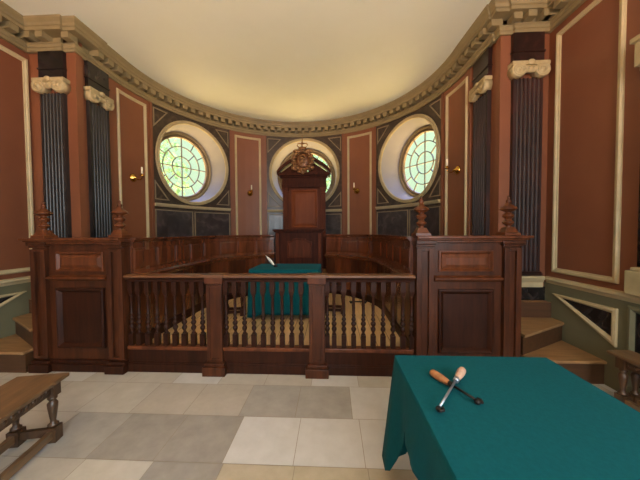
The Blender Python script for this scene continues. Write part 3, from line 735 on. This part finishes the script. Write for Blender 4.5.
# ------------------------------------------------------------------ draped cloth tables
def drape(hx, hy, drop, corner, fold, seed, nseg=40, rr=.03, flare=.03):
    """cloth over a rectangular top: local coords, top at z=0; sides hang with folds, corners hang lower"""
    rnd = random.Random(seed); m = MB(); ring = []
    def edge(p, q, n): return [(p[0]+(q[0]-p[0])*k/n, p[1]+(q[1]-p[1])*k/n) for k in range(n)]
    cs = [(-hx, -hy), (hx, -hy), (hx, hy), (-hx, hy)]
    base = []
    for k in range(4):
        p, q = cs[k], cs[(k+1) % 4]
        L = math.hypot(q[0]-p[0], q[1]-p[1]); n = max(10, int(L/.035))
        for j, pt in enumerate(edge(p, q, n)):
            d = min(j, n-j)*L/n
            nrm = [(0, -1), (1, 0), (0, 1), (-1, 0)][k]
            base.append((pt, d, nrm, k, j == 0))
    N = len(base); R_ = 12; rows_ = []
    ph = [rnd.uniform(0, 6.28) for _ in range(4)]
    for r_ in range(R_+1):
        f_ = r_/R_; row = []
        for (pt, d, nrm, k, isc) in base:
            cor = min(1, max(0, 1-(d-.06)/.22))
            dl = drop+(corner-drop)*cor**1.5
            z = -dl*f_
            if isc:
                pn = [(0, -1), (1, 0), (0, 1), (-1, 0)][k-1]; nn = (nrm[0]+pn[0], nrm[1]+pn[1])
            else: nn = nrm
            s_ = pt[0]*(1 if k in (0, 2) else 0)+pt[1]*(1 if k in (1, 3) else 0)
            wv = fold*sin(s_*19+ph[k])*(1-cor)+fold*.5*sin(s_*41+ph[k]*2)*(1-cor)
            out_ = .004+flare*f_+max(0, f_-.1)*wv+cor**2*flare*1.1*f_ - .10*fold*0
            # the fold beside a corner tucks inward
            if .05 < d < .26: out_ -= .05*math.sin((d-.05)/.21*PI)*f_
            row.append(m.vert((pt[0]+nn[0]*out_, pt[1]+nn[1]*out_, z)))
        rows_.append(row)
    for a, b in zip(rows_, rows_[1:]):
        for k in range(N): m.face((a[k], a[(k+1) % N], b[(k+1) % N], b[k]), 0, True)
    m.face(rows_[0])
    return m
def plain_table(name, label, hx, hy, h, loc):
    t = thing(name, label, 'table', loc)
    m = MB(); m.box(-hx, hx, -hy, hy, h-.035, h); m.build('tabletop', 'oak_dark', t, local=True)
    for sx in (-1, 1):
        for sy in (-1, 1):
            m = MB(); m.taper((sx*(hx-.16), sy*(hy-.12)), 0, h-.035, .03, .035); m.build('leg', 'oak_dark', t, local=True)
    return t
FT = (1.495, .93)
plain_table('table', 'oak table under the large teal cloth in the right foreground', .425, .655, .75, (FT[0], FT[1], 0))
m = drape(.43, .66, .25, .67, .012, 3)
o = m.build('tablecloth', 'cloth_teal', local=True); o.location = (FT[0], FT[1], .757)
sd = o.modifiers.new('thick', 'SOLIDIFY'); sd.thickness = .004; sd.offset = 1
tag(o, 'large teal green cloth draped over the table in the right foreground', 'tablecloth')
IT = (-.02, 4.20)
plain_table('table', 'small table under the green cloth behind the balustrade', .50, .34, .735, (IT[0], IT[1], .21))
m = drape(.51, .35, .66, .70, .012, 5, flare=.012)
o = m.build('tablecloth', 'cloth_teal', local=True); o.location = (IT[0], IT[1], .21+.742)
sd = o.modifiers.new('thick', 'SOLIDIFY'); sd.thickness = .004; sd.offset = 1
tag(o, 'green cloth on the small table behind the balustrade, hanging to the boards', 'tablecloth')

# wooden-handled irons crossed on the front cloth
def make_tool(label, p0, p1, z0, z1, hm, rod, head):
    L = math.hypot(p1[0]-p0[0], p1[1]-p0[1]); a = math.atan2(p1[1]-p0[1], p1[0]-p0[0])
    t = thing('hand_tool', label, 'tool', (p0[0], p0[1], z0), 0, 'crossed tools on the front table'); t.rotation_euler = (0, math.atan2(z0-z1, L), a)
    ax = lambda x, y, z: (z, x, y)
    m = MB(); m.lathe([(0, 0), (.012, .002), (.018, .01), (.0195, .03), (.0185, .06), (.015, .09), (.0125, .108), (.013, .115)], n=14, fn=ax); m.build('handle', hm, t, local=True)
    m = MB(); m.lathe([(.0135, .112), (.0135, .128), (.009, .132)], n=12, fn=ax); m.build('ferrule', 'iron_dark' if rod == 'iron_dark' else 'iron', t, local=True)
    m = MB(); m.tube([(.125, 0, 0), (L-.012, 0, 0)], .0055, 8); m.build('rod', rod, t, local=True)
    m = MB()
    m.ball((L-.008, 0, -.004), .014, .012, .012, 10, 6)
    m.tube([(L-.02, .012, 0), (L-.005, .02, 0), (L+.01, .006, 0)], .006, 7); m.build('head', 'iron_dark', t, local=True)
    return t
ztop = .761
make_tool('brown-handled dark iron tool lying beneath the other on the green cloth', (1.190, 1.370), (1.305, 1.135), ztop+.0205, ztop+.0185, 'tool_handle', 'iron_dark', 0)
make_tool('pale-handled bright steel tool crossed over the dark one on the green cloth', (1.352, 1.376), (1.112, 1.075), ztop+.033, ztop+.024, 'tool_handle_pale', 'iron', 0)

# quill on the inner table
m = MB()
pts = [(-.20, 4.12, .958), (-.25, 4.14, 1.01), (-.31, 4.17, 1.075), (-.37, 4.2, 1.125)]
m.tube(pts, [.004, .005, .005, .003], 6)
q = tag(bpy.data.objects.new('quill_pen', None), 'white quill pen standing in a dark pot on the small green table', 'quill'); COL.objects.link(q); q.location = (-.20, 4.12, .957)
m.build('shaft', 'feather', q)
m = MB()
A = []
for k in range(9):
    f_ = k/8; x = -.225-.145*f_; y = 4.128+.072*f_; z = .985+.145*f_; w_ = .022*sin(PI*min(1, f_*.9+.12))
    A.append([m.vert((x-w_*.8, y, z-w_*.8)), m.vert((x, y-.005, z+.001)), m.vert((x+w_*.8, y, z+w_*.8)), m.vert((x, y+.004, z))])
for a, b in zip(A, A[1:]):
    for j in range(4): m.face((a[j], b[j], b[(j+1) % 4], a[(j+1) % 4]), 0, True)
m.build('vane', 'feather', q)
m = MB(); m.lathe([(.028, 0), (.034, .012), (.03, .03), (.018, .036), (.016, .045)], (-.195, 4.118, .957), 14)
tag(m.build('inkwell', 'iron_dark'), 'little dark ink pot at the foot of the white quill', 'ink pot')

# ------------------------------------------------------------------ benches and stools
def turned_leg(m, x, y, h, r=.03):
    m.taper((x, y), 0, .105, r*1.15, r*1.15)
    m.lathe([(r*.7, .105), (r*1.05, .115), (r*1.05, .125), (r*.65, .135), (r*.55, .15), (r*.75, .19), (r*1.0, .25), (r*1.05, .275), (r*.75, .29), (r*.6, .297), (r*.95, .31), (r*.95, .32), (r*.6, .33)], (x, y, 0), 14)
    m.taper((x, y), .33, h, r*1.1, r*1.1)
def bench(label, L, Wd, H, loc, rz, grp):
    """local: origin under the far end's middle, the seat runs along -y"""
    t = thing('bench', label, 'bench', loc, rz, grp)
    m = MB(); m.box(-Wd/2, Wd/2, -L, 0, H-.028, H); m.build('seat', 'oak', t, bevel=.007, local=True)
    hx = Wd/2-.055; yi = .09
    m = MB()
    for s in (-1, 1): m.box(s*hx-.014, s*hx+.014, -L+yi, -yi, H-.10, H-.028)
    for y in (-yi, -L+yi): m.box(-hx, hx, y-.014, y+.014, H-.10, H-.028)
    # shallow carving along the apron
    for s in (-1, 1):
        k = 0
        while -yi-.06-k*.05 > -L+yi+.05:
            m.ball((s*(hx+.012), -yi-.06-k*.05, H-.065), .008, .018, .018, 8, 4); k += 1
    m.build('apron', 'oak_dark', t, local=True)
    for s in (-1, 1):
        for y in (-yi, -L+yi):
            m = MB(); turned_leg(m, s*hx, y, H-.029); m.build('leg', 'oak_dark', t, local=True)
    for s in (-1, 1):
        m = MB(); m.box(s*hx-.017, s*hx+.017, -L+yi+.03, -yi-.03, .03, .085); m.build('stretcher', 'oak', t, bevel=.004, local=True)
    for y in (-yi, -L+yi):
        m = MB(); m.box(-hx+.03, hx-.03, y-.017, y+.017, .035, .09); m.build('stretcher', 'oak_dark', t, bevel=.004, local=True)
    return t
a = math.atan2(.109, .493)
fx, fy = -1.315, 1.87
bench('long oak bench with turned legs at the left edge of the floor', 1.5, .34, .45, (fx-.16*cos(a), fy-.185*sin(a)*0+.0, 0), a, 'oak benches')
bench('dark oak bench against the right wall beyond the green table', 1.5, .21, .45, (3.19, 2.43, 0), .0, 'oak benches')
def stool(label, loc, rz):
    t = thing('stool', label, 'stool', loc, rz, 'joint stools in the well')
    m = MB(); m.box(-.17, .17, -.14, .14, .43, .46); m.build('seat', 'mahogany_dark', t, bevel=.006, local=True)
    m = MB()
    for s in (-1, 1): m.box(s*.13-.012, s*.13+.012, -.10, .10, .36, .43); m.box(-.13, .13, s*.10-.012, s*.10+.012, .36, .43)
    m.build('apron', 'mahogany_dark', t, local=True)
    for sx in (-1, 1):
        for sy in (-1, 1):
            m = MB(); turned_leg(m, sx*.13, sy*.10, .36, .02); m.build('leg', 'mahogany_dark', t, local=True)
    for s in (-1, 1):
        m = MB(); m.box(-.12, .12, s*.10-.012, s*.10+.012, .04, .08); m.build('stretcher', 'mahogany_dark', t, local=True)
        m = MB(); m.box(s*.13-.012, s*.13+.012, -.09, .09, .04, .08); m.build('stretcher', 'mahogany_dark', t, local=True)
    return t
s1 = stool('dark joint stool behind the balustrade, left of the small green table', (-.86, 4.12, .21), .15)
dup(s1, (.72, 4.28, .21), -.1, 'dark joint stool behind the balustrade, right of the small green table')
m = MB(); m.box(.99, 1.31, 4.79, 4.83, .231, .246); m.box(1.0, 1.04, 4.785, 4.835, .211, .231); m.box(1.25, 1.29, 4.785, 4.835, .211, .231)
tag(m.build('floor_bar', 'iron_dark', bevel=.003), 'thin dark bar lying on the golden boards at the right of the well', 'bar')

# ------------------------------------------------------------------ brass candle sconces
def sconce(deg, z, label, dz=1):
    n = Vector((-sin(rad(deg)), -cos(rad(deg)), 0)); e = Vector((n.y, -n.x, 0)); p = Vector((R*sin(rad(deg)), YC+R*cos(rad(deg)), z))
    t = thing('wall_sconce', label, 'sconce', p, 0, 'brass candle sconces')
    fn = lambda x, y, d: tuple(p+e*x+Vector((0, 0, y))+n*d)
    m = MB(); m.lathe([(.07, 0.001), (.07, .012), (.055, .03), (.022, .05), (.012, .07), (0, .08)], n=18, fn=fn); m.build('backplate', 'brass', t)
    m = MB(); m.tube([fn(0, -.01, .06), fn(0, -.035, .10), fn(0, -.04, .145), fn(0, -.015, .175), fn(0, .015, .18)], .008, 8); m.build('arm', 'brass', t)
    m = MB(); g_ = lambda x, y, zz: fn(x, .015+zz, .18+y)
    m.lathe([(.01, 0), (.035, .006), (.038, .014), (.016, .016), (.017, .045), (.013, .05)], n=14, fn=g_); m.build('drip_pan', 'brass', t)
    m = MB(); m.lathe([(.015, .04), (.014, .15), (.008, .158), (0, .16)], n=10, fn=g_); m.build('candle', 'candle_wax', t)
sconce(-82.6, 2.44, 'brass candle sconce on the leftmost curved red panel')
sconce(-28.8, 2.45, 'brass candle sconce on the red panel left of the throne')
sconce(28.2, 2.47, 'brass candle sconce on the red panel right of the throne')
sconce(83.1, 2.475, 'brass candle sconce on the rightmost curved red panel')

# ------------------------------------------------------------------ outside: trees beyond the oval windows
def tree(label, x, y, h, r, seed):
    rnd = random.Random(seed)
    t = thing('leafy_tree', label, 'tree', (x, y, 0), 0, 'trees outside the windows')
    m = MB(); m.tube([(0, 0, 0), (.05, .02, h*.35), (-.04, .03, h*.75)], [.14, .10, .04], 8); m.build('trunk', 'bark', t, local=True)
    m = MB()
    for k in range(1700):
        u = Vector((rnd.gauss(0, 1), rnd.gauss(0, 1), rnd.gauss(0, 1))).normalized()*r*rnd.random()**.4
        c_ = Vector((u.x, u.y, h*.62+u.z*h*.40/r)); q_ = rnd.uniform(.06, .13)
        A_ = Vector((rnd.gauss(0, 1), rnd.gauss(0, 1), rnd.gauss(0, 1))).normalized(); B_ = A_.orthogonal().normalized()
        i_ = [m.vert(c_+v) for v in (A_*q_, B_*q_*.5, -A_*q_, -B_*q_*.5)]; m.face(i_)
    m.build('foliage', 'leaf', t, local=True, fixn=False)
for k, (deg, d, h) in enumerate(((-56, 6.2, 5.2), (0, 6.6, 5.0), (57, 6.2, 5.2))):
    tree(['leafy green tree seen through the left oval window', 'leafy green tree outside the middle window behind the throne', 'leafy green tree seen through the right oval window'][k],
         (R+d-2.4)*sin(rad(deg)), YC+(R+d-2.4)*cos(rad(deg)), h, 1.7, 20+k)

# ------------------------------------------------------------------ light: sky, and daylight through the windows behind the camera
wd = bpy.data.worlds.new('sky'); SC.world = wd; wd.use_nodes = True; nt = wd.node_tree
bg = nt.nodes['Background']; tc = nt.nodes.new('ShaderNodeTexCoord'); sp = nt.nodes.new('ShaderNodeSeparateXYZ')
nt.links.new(tc.outputs['Generated'], sp.inputs[0])
mr = nt.nodes.new('ShaderNodeMapRange'); mr.inputs['From Min'].default_value = -1; nt.links.new(sp.outputs['Z'], mr.inputs['Value'])
rp = nt.nodes.new('ShaderNodeValToRGB'); e = rp.color_ramp.elements
e[0].position = 0; e[0].color = (1.0, .55, .24, 1); e[1].position = 1; e[1].color = (.34, .38, 1.0, 1)
for ps, cc in ((.42, (1.0, .54, .23)), (.49, (.05, .055, .04)), (.74, (.055, .062, .05)), (.84, (.36, .40, 1.0))):
    k = e.new(ps); k.color = (*cc, 1)
nt.links.new(mr.outputs[0], rp.inputs['Fac']); nt.links.new(rp.outputs['Color'], bg.inputs['Color'])
bg.inputs['Strength'].default_value = 20
def area(name, loc, rot, sx, sy, power, col):
    l = bpy.data.lights.new(name, 'AREA'); l.shape = 'RECTANGLE'; l.size = sx; l.size_y = sy; l.energy = power; l.color = col
    o = bpy.data.objects.new(name, l); COL.objects.link(o); o.location = loc; o.rotation_euler = rot
area('daylight_rear', (-1.7, REAR-.12, 2.25), (rad(92), 0, 0), 1.55, 2.5, 24, (.82, .92, 1))
area('daylight_rear', (1.7, REAR-.12, 2.25), (rad(92), 0, 0), 1.55, 2.5, 205, (.82, .92, 1))
area('daylight_left', (-W-.05, -1.9, 2.25), (rad(90), 0, rad(-90)), 1.35, 2.4, 6, (.82, .9, 1))
area('daylight_right', (W+.05, -1.9, 2.25), (rad(90), 0, rad(90)), 1.35, 2.4, 180, (.72, .9, 1))

# ------------------------------------------------------------------ camera
cam = bpy.data.cameras.new('camera'); co = bpy.data.objects.new('camera', cam); COL.objects.link(co)
cam.sensor_fit = 'HORIZONTAL'; cam.sensor_width = 36; cam.lens = 267.34/640*36; cam.clip_start = .02; cam.clip_end = 200
p, yw, ro = .0305, -.0465, -.0063
fwd = Vector((sin(yw)*cos(p), cos(yw)*cos(p), -sin(p))); right = Vector((cos(yw), -sin(yw), 0)); up = right.cross(fwd)
r2 = cos(ro)*right+sin(ro)*up; u2 = -sin(ro)*right+cos(ro)*up
mt = Matrix((r2, u2, -fwd)).transposed().to_4x4(); mt.translation = Vector((.6905, 0, 1.5)); co.matrix_world = mt
SC.camera = co
SC.view_settings.view_transform = 'Standard'; SC.view_settings.look = 'None'; SC.view_settings.exposure = 0; SC.view_settings.gamma = 1
SC.view_settings.use_curve_mapping = False
